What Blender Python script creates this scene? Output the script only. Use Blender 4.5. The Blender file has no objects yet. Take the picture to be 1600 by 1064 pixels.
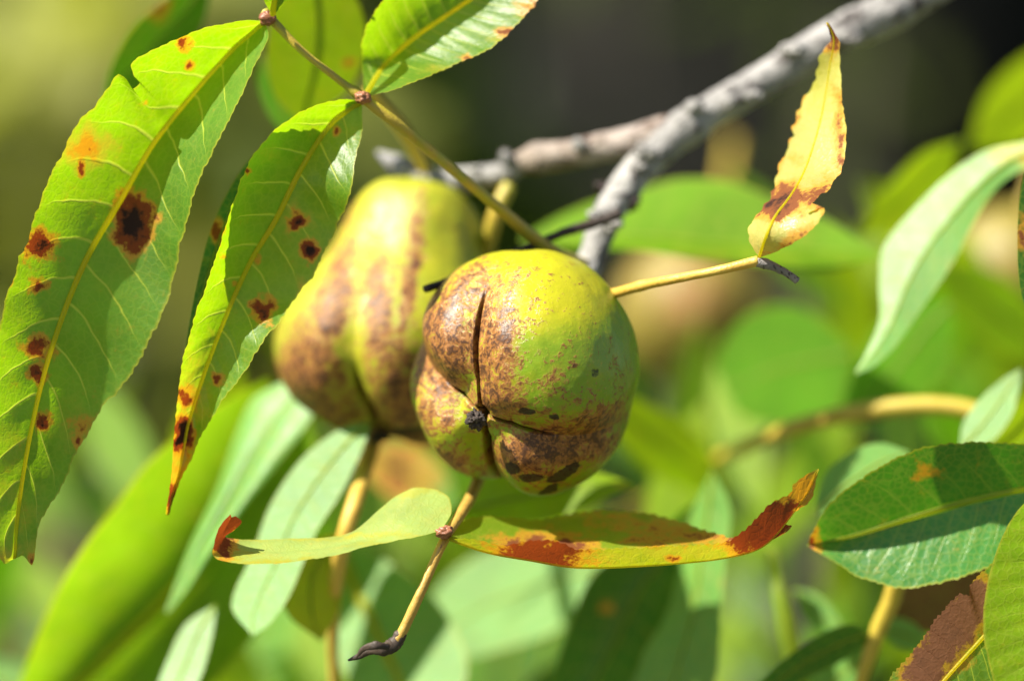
import bpy, math, random
import numpy as np
from mathutils import Vector

random.seed(7)
rng = np.random.default_rng(7)
scene = bpy.context.scene
col = scene.collection
R = math.radians

# ------------------------------------------------------------------ camera, sky, sun, exposure
CAM_Z, FOC = 1.6, 0.65                      # camera height, focus distance (m)
PX = 0.174 / 1600                           # metres per photo pixel in the focus plane
cam_d = bpy.data.cameras.new('camera')
cam = bpy.data.objects.new('camera', cam_d); col.objects.link(cam)
cam.location = (0, -FOC, CAM_Z); cam.rotation_euler = (R(90), 0, 0)
cam_d.sensor_width = 36; cam_d.lens = 36 * FOC / 0.174
cam_d.clip_start = 0.02; cam_d.clip_end = 2000
cam_d.dof.use_dof = True; cam_d.dof.focus_distance = FOC; cam_d.dof.aperture_fstop = 4.9
scene.camera = cam

SUN = Vector((-0.57, -0.31, 0.76)).normalized()     # towards the sun
el = math.asin(SUN.z); az = math.atan2(SUN.x, SUN.y)
world = bpy.data.worlds.new('World'); scene.world = world; world.use_nodes = True
wn = world.node_tree; wn.nodes.clear()
sky = wn.nodes.new('ShaderNodeTexSky'); sky.sky_type = 'NISHITA'; sky.sun_disc = False
sky.sun_elevation = el; sky.sun_rotation = az
bg = wn.nodes.new('ShaderNodeBackground'); bg.inputs[1].default_value = 0.05
wo = wn.nodes.new('ShaderNodeOutputWorld')
wn.links.new(sky.outputs[0], bg.inputs[0]); wn.links.new(bg.outputs[0], wo.inputs[0])
sun_d = bpy.data.lights.new('sun', 'SUN'); sun_d.energy = 5.0; sun_d.angle = R(0.53); sun_d.color = (1, 0.945, 0.81)
sun = bpy.data.objects.new('sun', sun_d); col.objects.link(sun)
sun.rotation_euler = SUN.to_track_quat('Z', 'Y').to_euler(); sun.location = (-3, -1, 6)
vs = scene.view_settings
vs.view_transform = 'Standard'; vs.look = 'None'; vs.gamma = 1; vs.exposure = 1.28; vs.use_curve_mapping = False
scene.cycles.use_denoising = True
scene.cycles.max_bounces = 10; scene.cycles.transmission_bounces = 8; scene.cycles.diffuse_bounces = 5
scene.cycles.sample_clamp_indirect = 6

# ------------------------------------------------------------------ helpers
def W(p):
    """photo pixel + depth behind the focus plane (mm) -> world point(s)"""
    p = np.asarray(p, float)
    d = p[..., 2] / 1000.0; s = (FOC + d) / FOC
    return np.stack([(p[..., 0] - 800) * PX * s, d, CAM_Z + (532 - p[..., 1]) * PX * s], -1)

def catmull(pts, n, ts=None):
    pts = np.asarray(pts, float)
    seg = np.linalg.norm(np.diff(pts[:, :2], axis=0), axis=1) + 1e-6
    u = np.concatenate([[0], np.cumsum(seg)]); u /= u[-1]
    ts = np.linspace(0, 1, n) if ts is None else ts
    m = np.zeros_like(pts)
    m[1:-1] = (pts[2:] - pts[:-2]) / (u[2:] - u[:-2])[:, None]
    m[0] = (pts[1] - pts[0]) / (u[1] - u[0]); m[-1] = (pts[-1] - pts[-2]) / (u[-1] - u[-2])
    i = np.clip(np.searchsorted(u, ts, side='right') - 1, 0, len(u) - 2)
    h = (u[i + 1] - u[i]); x = ((ts - u[i]) / h)[:, None]; h = h[:, None]
    return ((2*x**3 - 3*x**2 + 1) * pts[i] + (x**3 - 2*x**2 + x) * h * m[i]
            + (-2*x**3 + 3*x**2) * pts[i + 1] + (x**3 - x**2) * h * m[i + 1])

def vnoise(p, seed=0):
    """value noise, p (...,3) -> -1..1"""
    p = np.asarray(p, float); i = np.floor(p).astype(np.int64); f = p - i; f = f * f * (3 - 2 * f)
    def h(a, b, c):
        n = (a * 374761393 + b * 668265263 + c * 2147483647 + seed * 974711) & 0xffffffff
        n = ((n ^ (n >> 13)) * 1274126177) & 0xffffffff
        n = ((n ^ (n >> 16)) * 2246822519) & 0xffffffff
        return ((n ^ (n >> 15)) & 0xffff) / 32767.5 - 1
    r = 0
    for dx in (0, 1):
        for dy in (0, 1):
            for dz in (0, 1):
                w = (f[..., 0] if dx else 1 - f[..., 0]) * (f[..., 1] if dy else 1 - f[..., 1]) * (f[..., 2] if dz else 1 - f[..., 2])
                r = r + w * h(i[..., 0] + dx, i[..., 1] + dy, i[..., 2] + dz)
    return r

def fbm(p, seed=0, o=3):
    r = 0; a = 0.5
    for k in range(o):
        r = r + a * vnoise(np.asarray(p) * 2 ** k, seed + k * 17); a *= 0.5
    return r

WT = {}                                     # world position of every object, by name
def mesh_obj(name, verts, faces, mat, parent=None, smooth=True):
    me = bpy.data.meshes.new(name)
    verts = np.asarray(verts, float).reshape(-1, 3)
    origin = (verts.min(0) + verts.max(0)) / 2
    me.from_pydata((verts - origin).tolist(), [], faces if isinstance(faces, list) else faces.tolist())
    if smooth: me.shade_smooth()
    me.materials.append(mat)
    o = bpy.data.objects.new(name, me); col.objects.link(o)
    WT[o.name] = Vector(origin)
    if parent is not None: o.parent = parent; o.location = Vector(origin) - WT[parent.name]
    else: o.location = origin
    return o

def empty(name, loc):
    e = bpy.data.objects.new(name, None); col.objects.link(e); e.location = loc; e.empty_display_size = 0.01; WT[e.name] = Vector(loc)
    return e

def tag(o, label=None, cat=None, group=None, kind=None):
    if label: o['label'] = label
    if cat: o['category'] = cat
    if group: o['group'] = group
    if kind: o['kind'] = kind
    return o

def attr(o, name, vals):
    a = o.data.attributes.new(name, 'FLOAT', 'POINT'); a.data.foreach_set('value', np.asarray(vals, np.float32).ravel())

def grid_faces(n, m, wrap=False):
    i, j = np.meshgrid(np.arange(n - 1), np.arange(m if wrap else m - 1), indexing='ij')
    j2 = (j + 1) % m
    return np.stack([i * m + j, i * m + j2, (i + 1) * m + j2, (i + 1) * m + j], -1).reshape(-1, 4)

# ------------------------------------------------------------------ materials
def new_mat(name):
    m = bpy.data.materials.new(name); m.use_nodes = True; nt = m.node_tree; nt.nodes.clear()
    out = nt.nodes.new('ShaderNodeOutputMaterial')
    return m, nt, out

class NB:
    """tiny node-graph helper"""
    def __init__(s, nt): s.nt = nt
    def n(s, t, **kw):
        x = s.nt.nodes.new(t)
        for k, v in kw.items(): setattr(x, k, v)
        return x
    def put(s, sock, v):
        if v is None: return
        if hasattr(v, 'links') or isinstance(v, bpy.types.NodeSocket): s.nt.links.new(v, sock)
        else: sock.default_value = v
    def math(s, op, a, b=None, c=None, clamp=False):
        x = s.n('ShaderNodeMath', operation=op); x.use_clamp = clamp
        s.put(x.inputs[0], a); s.put(x.inputs[1], b)
        if c is not None: s.put(x.inputs[2], c)
        return x.outputs[0]
    def sstep(s, v, lo, hi, a=0.0, b=1.0):
        x = s.n('ShaderNodeMapRange', interpolation_type='SMOOTHSTEP')
        s.put(x.inputs[0], v); s.put(x.inputs[1], lo); s.put(x.inputs[2], hi); s.put(x.inputs[3], a); s.put(x.inputs[4], b)
        return x.outputs[0]
    def mix(s, f, a, b):
        x = s.n('ShaderNodeMix', data_type='RGBA')
        s.put(x.inputs['Factor'], f)
        for nm, v in (('A', a), ('B', b)):
            k = [q for q in x.inputs if q.name == nm and q.type == 'RGBA'][0]
            s.put(k, (*v, 1) if isinstance(v, tuple) and len(v) == 3 else v)
        return [q for q in x.outputs if q.type == 'RGBA'][0]
    def noise(s, vec, scale, detail=3, rough=0.55, dist=0):
        x = s.n('ShaderNodeTexNoise'); s.put(x.inputs['Vector'], vec)
        x.inputs['Scale'].default_value = scale; x.inputs['Detail'].default_value = detail
        x.inputs['Roughness'].default_value = rough; x.inputs['Distortion'].default_value = dist
        return x.outputs[0]
    def attr(s, name, out=2):
        x = s.n('ShaderNodeAttribute'); x.attribute_name = name
        return x.outputs[out]
    def bump(s, h, strength=0.3, dist=0.001):
        x = s.n('ShaderNodeBump'); x.inputs['Strength'].default_value = strength; x.inputs['Distance'].default_value = dist
        s.put(x.inputs['Height'], h); return x.outputs[0]

def leaf_mat(name, top=(0.075, 0.19, 0.018), trans=(0.22, 0.42, 0.01), veincol=(0.34, 0.40, 0.05), N=15, k=0.07, vein=0.8,
             tfac=0.42, rough=0.36, spec=0.5, yellow=0.0, fine=1.0, dk=(0.82, 1.18), red=(0.23, 0.080, 0.030)):
    m, nt, out = new_mat(name); b = NB(nt)
    ua = b.attr('lu'); ta = b.attr('lt')              # signed cross position -1..1, position along the leaf 0..1
    geo = b.n('ShaderNodeNewGeometry'); P = geo.outputs['Position']
    s = b.math('ABSOLUTE', ua)
    big = b.noise(P, 60, 3); med = b.noise(P, 320, 4, 0.6); sm = b.noise(P, 1500, 3, 0.6)
    # lateral veins
    wob = b.math('MULTIPLY_ADD', big, 0.05, -0.025)
    q = b.math('SUBTRACT', ta, b.math('MULTIPLY', b.math('POWER', s, 1.35), k))
    side = b.math('GREATER_THAN', ua, 0.0)
    q = b.math('ADD', b.math('ADD', q, wob), b.math('MULTIPLY', side, 0.45 / N))
    f = b.math('FRACT', b.math('MULTIPLY', q, N))
    dist = b.math('MINIMUM', f, b.math('SUBTRACT', 1.0, f))
    wv = b.math('MULTIPLY_ADD', s, -0.035, 0.062)
    v = b.sstep(b.math('DIVIDE', dist, wv), 0.25, 1.0, 1.0, 0.0)
    v = b.math('MULTIPLY', v, b.sstep(s, 0.55, 0.97, 1.0, 0.1))
    # net of fine veins
    vor = b.n('ShaderNodeTexVoronoi', feature='DISTANCE_TO_EDGE'); b.put(vor.inputs['Vector'], P); vor.inputs['Scale'].default_value = 700
    net = b.sstep(vor.outputs[0], 0.02, 0.14, 1.0, 0.0)
    fv = b.math('MULTIPLY', net, 0.22 * fine)
    vv = b.math('MAXIMUM', b.math('MULTIPLY', v, vein), fv)
    # stains
    br = b.attr('brown'); ye = b.attr('yellow')
    nz = b.math('MULTIPLY_ADD', med, 1.1, -0.55)
    nz2 = b.math('MULTIPLY_ADD', sm, 0.7, -0.35)
    nb = b.math('ADD', nz, nz2)
    brn = b.math('ADD', br, b.math('MULTIPLY', nb, 0.85))
    brm = b.sstep(brn, 0.46, 0.70)
    brd = b.sstep(brn, *dk)
    halo = b.math('MULTIPLY', b.sstep(brn, 0.12, 0.5), 0.85)
    yem = b.sstep(b.math('ADD', b.math('ADD', ye, yellow), b.math('MULTIPLY', nb, 0.55)), 0.3, 0.95)
    edge = b.sstep(s, 0.955, 1.0)
    hv = b.sstep(big, 0.3, 0.7)
    def ramp(base, vc, ylo, yhi, red, dark):
        c = b.mix(hv, tuple(x * 0.82 for x in base), tuple(min(1, x * 1.18) for x in base))
        c = b.mix(b.math('MULTIPLY', b.sstep(med, 0.35, 0.75), 0.35), c, (base[0] * 1.5 + 0.01, base[1] * 1.12, base[2]))
        c = b.mix(b.math('MULTIPLY', edge, 0.7), c, ylo)
        c = b.mix(vv, c, vc)
        yc = b.mix(b.sstep(b.math('ADD', b.math('ADD', ye, yellow), nz), 0.8, 1.2), ylo, yhi)
        c = b.mix(yem, c, yc)
        c = b.mix(halo, c, yhi)
        c = b.mix(brm, c, b.mix(brd, red, dark))
        return c
    ct = ramp(top, veincol, (0.42, 0.40, 0.04), (0.62, 0.30, 0.03), red, (0.030, 0.012, 0.009))
    cr = ramp(trans, tuple(x * 1.25 for x in veincol), (0.62, 0.58, 0.02), (0.80, 0.36, 0.01), (0.30, 0.045, 0.006), (0.03, 0.010, 0.006))
    bh = b.math('ADD', b.math('MULTIPLY', vv, 0.5), b.math('MULTIPLY', sm, 0.35))
    nrm = b.bump(bh, 0.35, 0.0006)
    p = b.n('ShaderNodeBsdfPrincipled'); b.put(p.inputs['Base Color'], ct); b.put(p.inputs['Normal'], nrm)
    b.put(p.inputs['Roughness'], b.math('ADD', b.math('MULTIPLY_ADD', med, 0.22, rough - 0.1), b.math('MULTIPLY', brm, 0.3)))
    b.put(p.inputs['Specular IOR Level'], b.math('MULTIPLY_ADD', brm, -0.7 * spec, spec))
    t = b.n('ShaderNodeBsdfTranslucent'); b.put(t.inputs[0], cr); b.put(t.inputs['Normal'], nrm)
    mx = b.n('ShaderNodeMixShader'); mx.inputs[0].default_value = tfac
    b.put(mx.inputs[0], b.math('MULTIPLY', b.math('SUBTRACT', 1.0, b.math('MULTIPLY', brd, 0.75)), tfac))
    nt.links.new(p.outputs[0], mx.inputs[1]); nt.links.new(t.outputs[0], mx.inputs[2]); nt.links.new(mx.outputs[0], out.inputs[0])
    return m

def stalk_mat(name, c1, c2, c3=(0.2, 0.08, 0.03), rough=0.4, sc=300, spots=0.62, tr=0.0):
    m, nt, out = new_mat(name); b = NB(nt)
    geo = b.n('ShaderNodeNewGeometry'); P = geo.outputs['Position']
    a = b.noise(P, sc, 3); d = b.noise(P, sc * 4, 4, 0.65)
    c = b.mix(b.sstep(a, 0.35, 0.65), c1, c2)
    c = b.mix(b.sstep(d, spots, spots + 0.12), c, c3)
    p = b.n('ShaderNodeBsdfPrincipled'); b.put(p.inputs['Base Color'], c)
    p.inputs['Roughness'].default_value = rough; p.inputs['Specular IOR Level'].default_value = 0.5
    b.put(p.inputs['Normal'], b.bump(d, 0.4, 0.0005))
    if tr:
        t = b.n('ShaderNodeBsdfTranslucent'); b.put(t.inputs[0], b.mix(0.5, c, (0.95, 0.88, 0.04)))
        mx = b.n('ShaderNodeMixShader'); mx.inputs[0].default_value = tr
        nt.links.new(p.outputs[0], mx.inputs[1]); nt.links.new(t.outputs[0], mx.inputs[2]); nt.links.new(mx.outputs[0], out.inputs[0])
    else: nt.links.new(p.outputs[0], out.inputs[0])
    return m

def bark_mat(name, c1, c2, c3, sc=250, bump=0.7, dist=0.001, rough=0.75, spec=0.3):
    m, nt, out = new_mat(name); b = NB(nt)
    geo = b.n('ShaderNodeNewGeometry'); P = geo.outputs['Position']
    a = b.noise(P, sc * 0.3, 4, 0.6); d = b.noise(P, sc, 5, 0.65, 0.4)
    vor = b.n('ShaderNodeTexVoronoi'); b.put(vor.inputs['Vector'], P); vor.inputs['Scale'].default_value = sc * 1.3
    len_ = b.sstep(vor.outputs[0], 0.10, 0.28, 1.0, 0.0)
    c = b.mix(b.sstep(a, 0.35, 0.65), c1, c2)
    c = b.mix(b.sstep(d, 0.49, 0.64), c, c3)
    c = b.mix(b.math('MULTIPLY', len_, 0.6), c, tuple(min(1, x * 1.25) for x in c1))
    p = b.n('ShaderNodeBsdfPrincipled'); b.put(p.inputs['Base Color'], c); p.inputs['Roughness'].default_value = rough; p.inputs['Specular IOR Level'].default_value = spec
    b.put(p.inputs['Normal'], b.bump(b.math('ADD', d, b.math('MULTIPLY', len_, 0.4)), bump, dist))
    nt.links.new(p.outputs[0], out.inputs[0]); return m

def husk_mat(name, c_green, c_yel, rough=0.22):
    m, nt, out = new_mat(name); b = NB(nt)
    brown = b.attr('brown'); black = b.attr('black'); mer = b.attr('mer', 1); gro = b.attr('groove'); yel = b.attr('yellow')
    geo = b.n('ShaderNodeNewGeometry'); P = geo.outputs['Position']
    big = b.noise(P, 90, 3); mid = b.noise(P, 260, 4, 0.6)
    st = b.noise(mer, 10, 5, 0.7, 0.5)          # streaks along the meridians
    fine = b.noise(P, 1700, 4, 0.65); fine2 = b.noise(P, 640, 5, 0.72, 0.7)
    ks = b.math('ADD', b.math('MULTIPLY_ADD', st, 0.9, -0.45), b.math('MULTIPLY_ADD', mid, 1.0, -0.5))
    kf = b.math('ADD', b.math('MULTIPLY_ADD', fine2, 2.0, -1.0), b.math('MULTIPLY_ADD', fine, 1.0, -0.5))
    wash = b.sstep(b.math('ADD', brown, ks), 0.25, 0.95)                                    # soft russet bloom
    crust = b.sstep(b.math('ADD', brown, b.math('ADD', b.math('MULTIPLY', ks, 0.9), b.math('MULTIPLY', kf, 1.35))), 0.42, 0.66)   # corky flecks
    dark = b.sstep(b.math('ADD', brown, b.math('ADD', ks, b.math('MULTIPLY', kf, 1.7))), 0.72, 1.15)
    bl = b.sstep(b.math('ADD', black, b.math('ADD', b.math('MULTIPLY_ADD', fine2, 0.9, -0.45), b.math('MULTIPLY_ADD', fine, 0.4, -0.2))), 0.36, 0.72)
    c = b.mix(b.sstep(b.math('ADD', yel, b.math('MULTIPLY_ADD', mid, 0.9, -0.45)), 0.15, 0.9), c_green, c_yel)
    c = b.mix(b.sstep(fine, 0.56, 0.72, 0.0, 0.5), c, (0.50, 0.40, 0.04))      # pale pores
    c = b.mix(b.sstep(fine2, 0.60, 0.72, 0.0, 0.45), c, (0.26, 0.14, 0.02))     # rusty dots
    c = b.mix(b.math('MULTIPLY', wash, 0.75), c, (0.33, 0.135, 0.020))
    cork = b.mix(b.sstep(fine, 0.38, 0.62), (0.17, 0.055, 0.015), (0.42, 0.175, 0.06))
    cork = b.mix(b.sstep(st, 0.42, 0.62), cork, (0.25, 0.095, 0.030))
    c = b.mix(b.math('MULTIPLY', crust, 0.88), c, cork)
    c = b.mix(b.math('MULTIPLY', dark, 0.9), c, (0.055, 0.024, 0.014))
    c = b.mix(b.math('MULTIPLY', bl, 0.93), c, (0.012, 0.008, 0.007))
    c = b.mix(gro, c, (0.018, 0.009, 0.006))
    p = b.n('ShaderNodeBsdfPrincipled'); b.put(p.inputs['Base Color'], c)
    b.put(p.inputs['Roughness'], b.math('ADD', b.math('MULTIPLY_ADD', fine, 0.25, rough), b.math('MULTIPLY', bl, 0.25)))
    b.put(p.inputs['Specular IOR Level'], b.math('SUBTRACT', b.math('MULTIPLY_ADD', gro, -0.35, 0.6), b.math('MULTIPLY', crust, 0.22)))
    h = b.math('ADD', b.math('MULTIPLY', fine2, b.math('MULTIPLY_ADD', crust, 0.8, 0.25)), b.math('MULTIPLY', fine, 0.35))
    h = b.math('ADD', h, b.math('MULTIPLY', b.math('SUBTRACT', crust, bl), 0.3))
    b.put(p.inputs['Normal'], b.bump(h, 0.32, 0.0006))
    nt.links.new(p.outputs[0], out.inputs[0]); return m

M = {}
M['near'] = leaf_mat('leaf_pale_underside', top=(0.080, 0.195, 0.022), trans=(0.38, 0.70, 0.002), veincol=(0.55, 0.62, 0.06), fine=0.45, N=15, k=0.08, tfac=0.55, spec=0.6, rough=0.40)
M['near_b'] = leaf_mat('leaf_pale_underside_narrow', top=(0.080, 0.195, 0.022), trans=(0.40, 0.70, 0.002), veincol=(0.55, 0.62, 0.06), fine=0.45, N=13, k=0.09, tfac=0.55, spec=0.6, rough=0.40)
M['blotch'] = leaf_mat('leaf_blotched', top=(0.12, 0.24, 0.03), trans=(0.36, 0.62, 0.002), veincol=(0.5, 0.58, 0.05), fine=0.6, N=13, k=0.09, tfac=0.5, dk=(0.98, 1.75), red=(0.27, 0.125, 0.065))
M['lime'] = leaf_mat('leaf_lime', top=(0.19, 0.34, 0.008), trans=(0.46, 0.70, 0.003), vein=0.4, N=12, tfac=0.5, spec=0.25, rough=0.45)
M['green'] = leaf_mat('leaf_mid_green', top=(0.085, 0.28, 0.008), trans=(0.20, 0.58, 0.003), vein=0.45, N=12, tfac=0.48, spec=0.25, rough=0.45)
M['fresh'] = leaf_mat('leaf_fresh_green', top=(0.125, 0.29, 0.008), trans=(0.26, 0.50, 0.003), vein=0.35, N=13, tfac=0.5, spec=0.25, rough=0.45)
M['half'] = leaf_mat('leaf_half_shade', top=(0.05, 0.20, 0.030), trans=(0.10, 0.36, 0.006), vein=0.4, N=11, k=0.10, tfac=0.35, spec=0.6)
M['mint'] = leaf_mat('leaf_glossy_green', top=(0.12, 0.31, 0.06), trans=(0.26, 0.58, 0.008), vein=0.6, N=12, rough=0.44, spec=0.5, tfac=0.34)
M['pale'] = leaf_mat('leaf_pale_lime', top=(0.33, 0.44, 0.12), trans=(0.48, 0.60, 0.03), vein=0.25, N=12, tfac=0.4, dk=(1.05, 1.6))
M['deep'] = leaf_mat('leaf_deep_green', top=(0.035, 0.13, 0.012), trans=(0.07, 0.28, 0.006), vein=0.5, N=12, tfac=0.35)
M['gold'] = leaf_mat('leaf_yellowing', top=(0.30, 0.34, 0.015), trans=(0.60, 0.62, 0.006), vein=0.3, N=12, yellow=0.2, tfac=0.5)
M['autumn'] = leaf_mat('leaf_autumn', top=(0.50, 0.46, 0.13), trans=(0.60, 0.54, 0.02), vein=0.25, N=10, yellow=0.25, tfac=0.4)
M['boat'] = leaf_mat('leaf_boat', top=(0.13, 0.23, 0.012), trans=(0.50, 0.58, 0.006), vein=0.2, N=14, yellow=0.05, tfac=0.5, dk=(1.05, 1.6))
M['brownleaf'] = leaf_mat('leaf_dead_brown', top=(0.16, 0.07, 0.03), trans=(0.2, 0.07, 0.015), vein=0.2, N=12)
M['rachis'] = stalk_mat('rachis_olive', (0.33, 0.30, 0.03), (0.42, 0.30, 0.04), (0.25, 0.10, 0.03))
M['midrib'] = stalk_mat('midrib_yellow', (0.62, 0.60, 0.03), (0.70, 0.60, 0.04), (0.55, 0.42, 0.04), spots=0.7, tr=0.75)
M['midrib_dim'] = stalk_mat('midrib_green', (0.24, 0.38, 0.04), (0.30, 0.42, 0.05), (0.3, 0.3, 0.05), spots=0.7, tr=0.6)
M['orange'] = stalk_mat('stalk_orange', (0.56, 0.34, 0.05), (0.62, 0.42, 0.08), (0.40, 0.20, 0.10))
M['orange_dim'] = stalk_mat('stalk_tan', (0.42, 0.25, 0.05), (0.48, 0.30, 0.06), (0.25, 0.10, 0.03))
M['ochre'] = stalk_mat('stalk_ochre', (0.45, 0.34, 0.04), (0.50, 0.36, 0.05))
M['node'] = stalk_mat('node_redbrown', (0.20, 0.07, 0.035), (0.30, 0.12, 0.06), (0.06, 0.03, 0.02))
M['dead'] = stalk_mat('dead_grey', (0.16, 0.145, 0.14), (0.25, 0.23, 0.22), (0.03, 0.025, 0.022), rough=0.7, spots=0.52)
M['shrivel'] = stalk_mat('dead_shrivelled', (0.022, 0.015, 0.012), (0.06, 0.038, 0.026), (0.16, 0.09, 0.05), rough=0.6, spots=0.6)
M['twig'] = stalk_mat('dead_dark_twig', (0.022, 0.014, 0.011), (0.04, 0.024, 0.018), (0.08, 0.05, 0.04), rough=0.65)
M['redtip'] = stalk_mat('leaf_tip_red', (0.22, 0.04, 0.012), (0.34, 0.08, 0.02), (0.10, 0.02, 0.01))
M['bark'] = bark_mat('hickory_bark', (0.25, 0.24, 0.235), (0.36, 0.345, 0.335), (0.06, 0.05, 0.048), bump=1.0, dist=0.0014)
M['bark_tan'] = bark_mat('twig_bark', (0.30, 0.24, 0.20), (0.34, 0.29, 0.265), (0.11, 0.07, 0.055), bump=1.0, dist=0.0014)
M['bud'] = bark_mat('bud_scale', (0.19, 0.19, 0.20), (0.26, 0.25, 0.25), (0.07, 0.055, 0.05))
M['scar'] = stalk_mat('leaf_scar', (0.022, 0.012, 0.010), (0.045, 0.022, 0.018), (0.09, 0.06, 0.05), rough=0.7)
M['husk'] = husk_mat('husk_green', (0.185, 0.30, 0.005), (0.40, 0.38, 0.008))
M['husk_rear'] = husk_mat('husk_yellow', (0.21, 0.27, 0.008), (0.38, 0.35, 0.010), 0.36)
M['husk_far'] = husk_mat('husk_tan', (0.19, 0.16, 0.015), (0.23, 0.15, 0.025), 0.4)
M['stigma'] = stalk_mat('stigma_dry', (0.02, 0.013, 0.010), (0.05, 0.034, 0.027), (0.14, 0.10, 0.085), rough=0.8, sc=900, spots=0.56)

# ------------------------------------------------------------------ shapes
def tube(name, pts, rad, mat, parent=None, n=60, seg=14, rough=0.0, rfreq=0.12, world=False, flat=1.0, seed=0, bulges=()):
    """round stalk through photo points (px, py, depth mm), radii in photo pixels"""
    c = catmull(pts, n)
    r = np.interp(np.linspace(0, 1, n), np.linspace(0, 1, len(rad)), rad)
    for (t0, w, a) in bulges: r = r * (1 + a * np.exp(-((np.linspace(0, 1, n) - t0) / w) ** 2))
    wp = c if world else W(c)
    rw = r if world else r * PX * (FOC + wp[:, 1]) / FOC
    t = np.gradient(wp, axis=0); t /= np.linalg.norm(t, axis=1)[:, None] + 1e-12
    up = np.array([0.1, -1.0, 0.15]); a = np.cross(t, up); a /= np.linalg.norm(a, axis=1)[:, None] + 1e-12
    b_ = np.cross(a, t)
    ph = np.linspace(0, 2 * np.pi, seg, endpoint=False)
    rr = rw[:, None] * np.ones(seg)
    ringdir = a[:, None, :] * np.cos(ph)[None, :, None] + b_[:, None, :] * np.sin(ph)[None, :, None] * flat
    if rough:
        q = wp[:, None, :] + ringdir * rr[..., None]
        sc = rfreq / PX if not world else rfreq
        rr = rr * (1 + rough * (fbm(q * sc, seed) * 1.3 + 0.5 * fbm(q * sc * 3, seed + 5)))
    v = wp[:, None, :] + ringdir * rr[..., None]
    verts = np.concatenate([v.reshape(-1, 3), wp[:1] - t[:1] * rw[0] * 0.35, wp[-1:] + t[-1:] * rw[-1] * 0.35])
    f = grid_faces(n, seg, True).tolist(); s0 = n * seg; last = (n - 1) * seg
    f += [[(k + 1) % seg, k, s0] for k in range(seg)] + [[last + k, last + (k + 1) % seg, s0 + 1] for k in range(seg)]
    return mesh_obj(name, verts, f, mat, parent)

def blob(name, c, rx, ry, rz, mat, parent=None, rough=0.2, seed=0, n=24, freq=2.2):
    """small knobbly lump round a photo point, radii in photo pixels"""
    th = np.linspace(0.001, np.pi - 0.001, n); ph = np.linspace(0, 2 * np.pi, n * 2, endpoint=False)
    T, Ph = np.meshgrid(th, ph, indexing='ij')
    d = np.stack([np.sin(T) * np.cos(Ph), np.sin(T) * np.sin(Ph), np.cos(T)], -1)
    r = 1 + rough * 2 * fbm(d * freq + seed * 3.7, seed)
    w = W(np.array(c)); k = PX * (FOC + w[1]) / FOC
    v = w + d * r[..., None] * np.array([rx, ry, rz]) * k
    return mesh_obj(name, v, grid_faces(n, n * 2, True), mat, parent)

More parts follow.
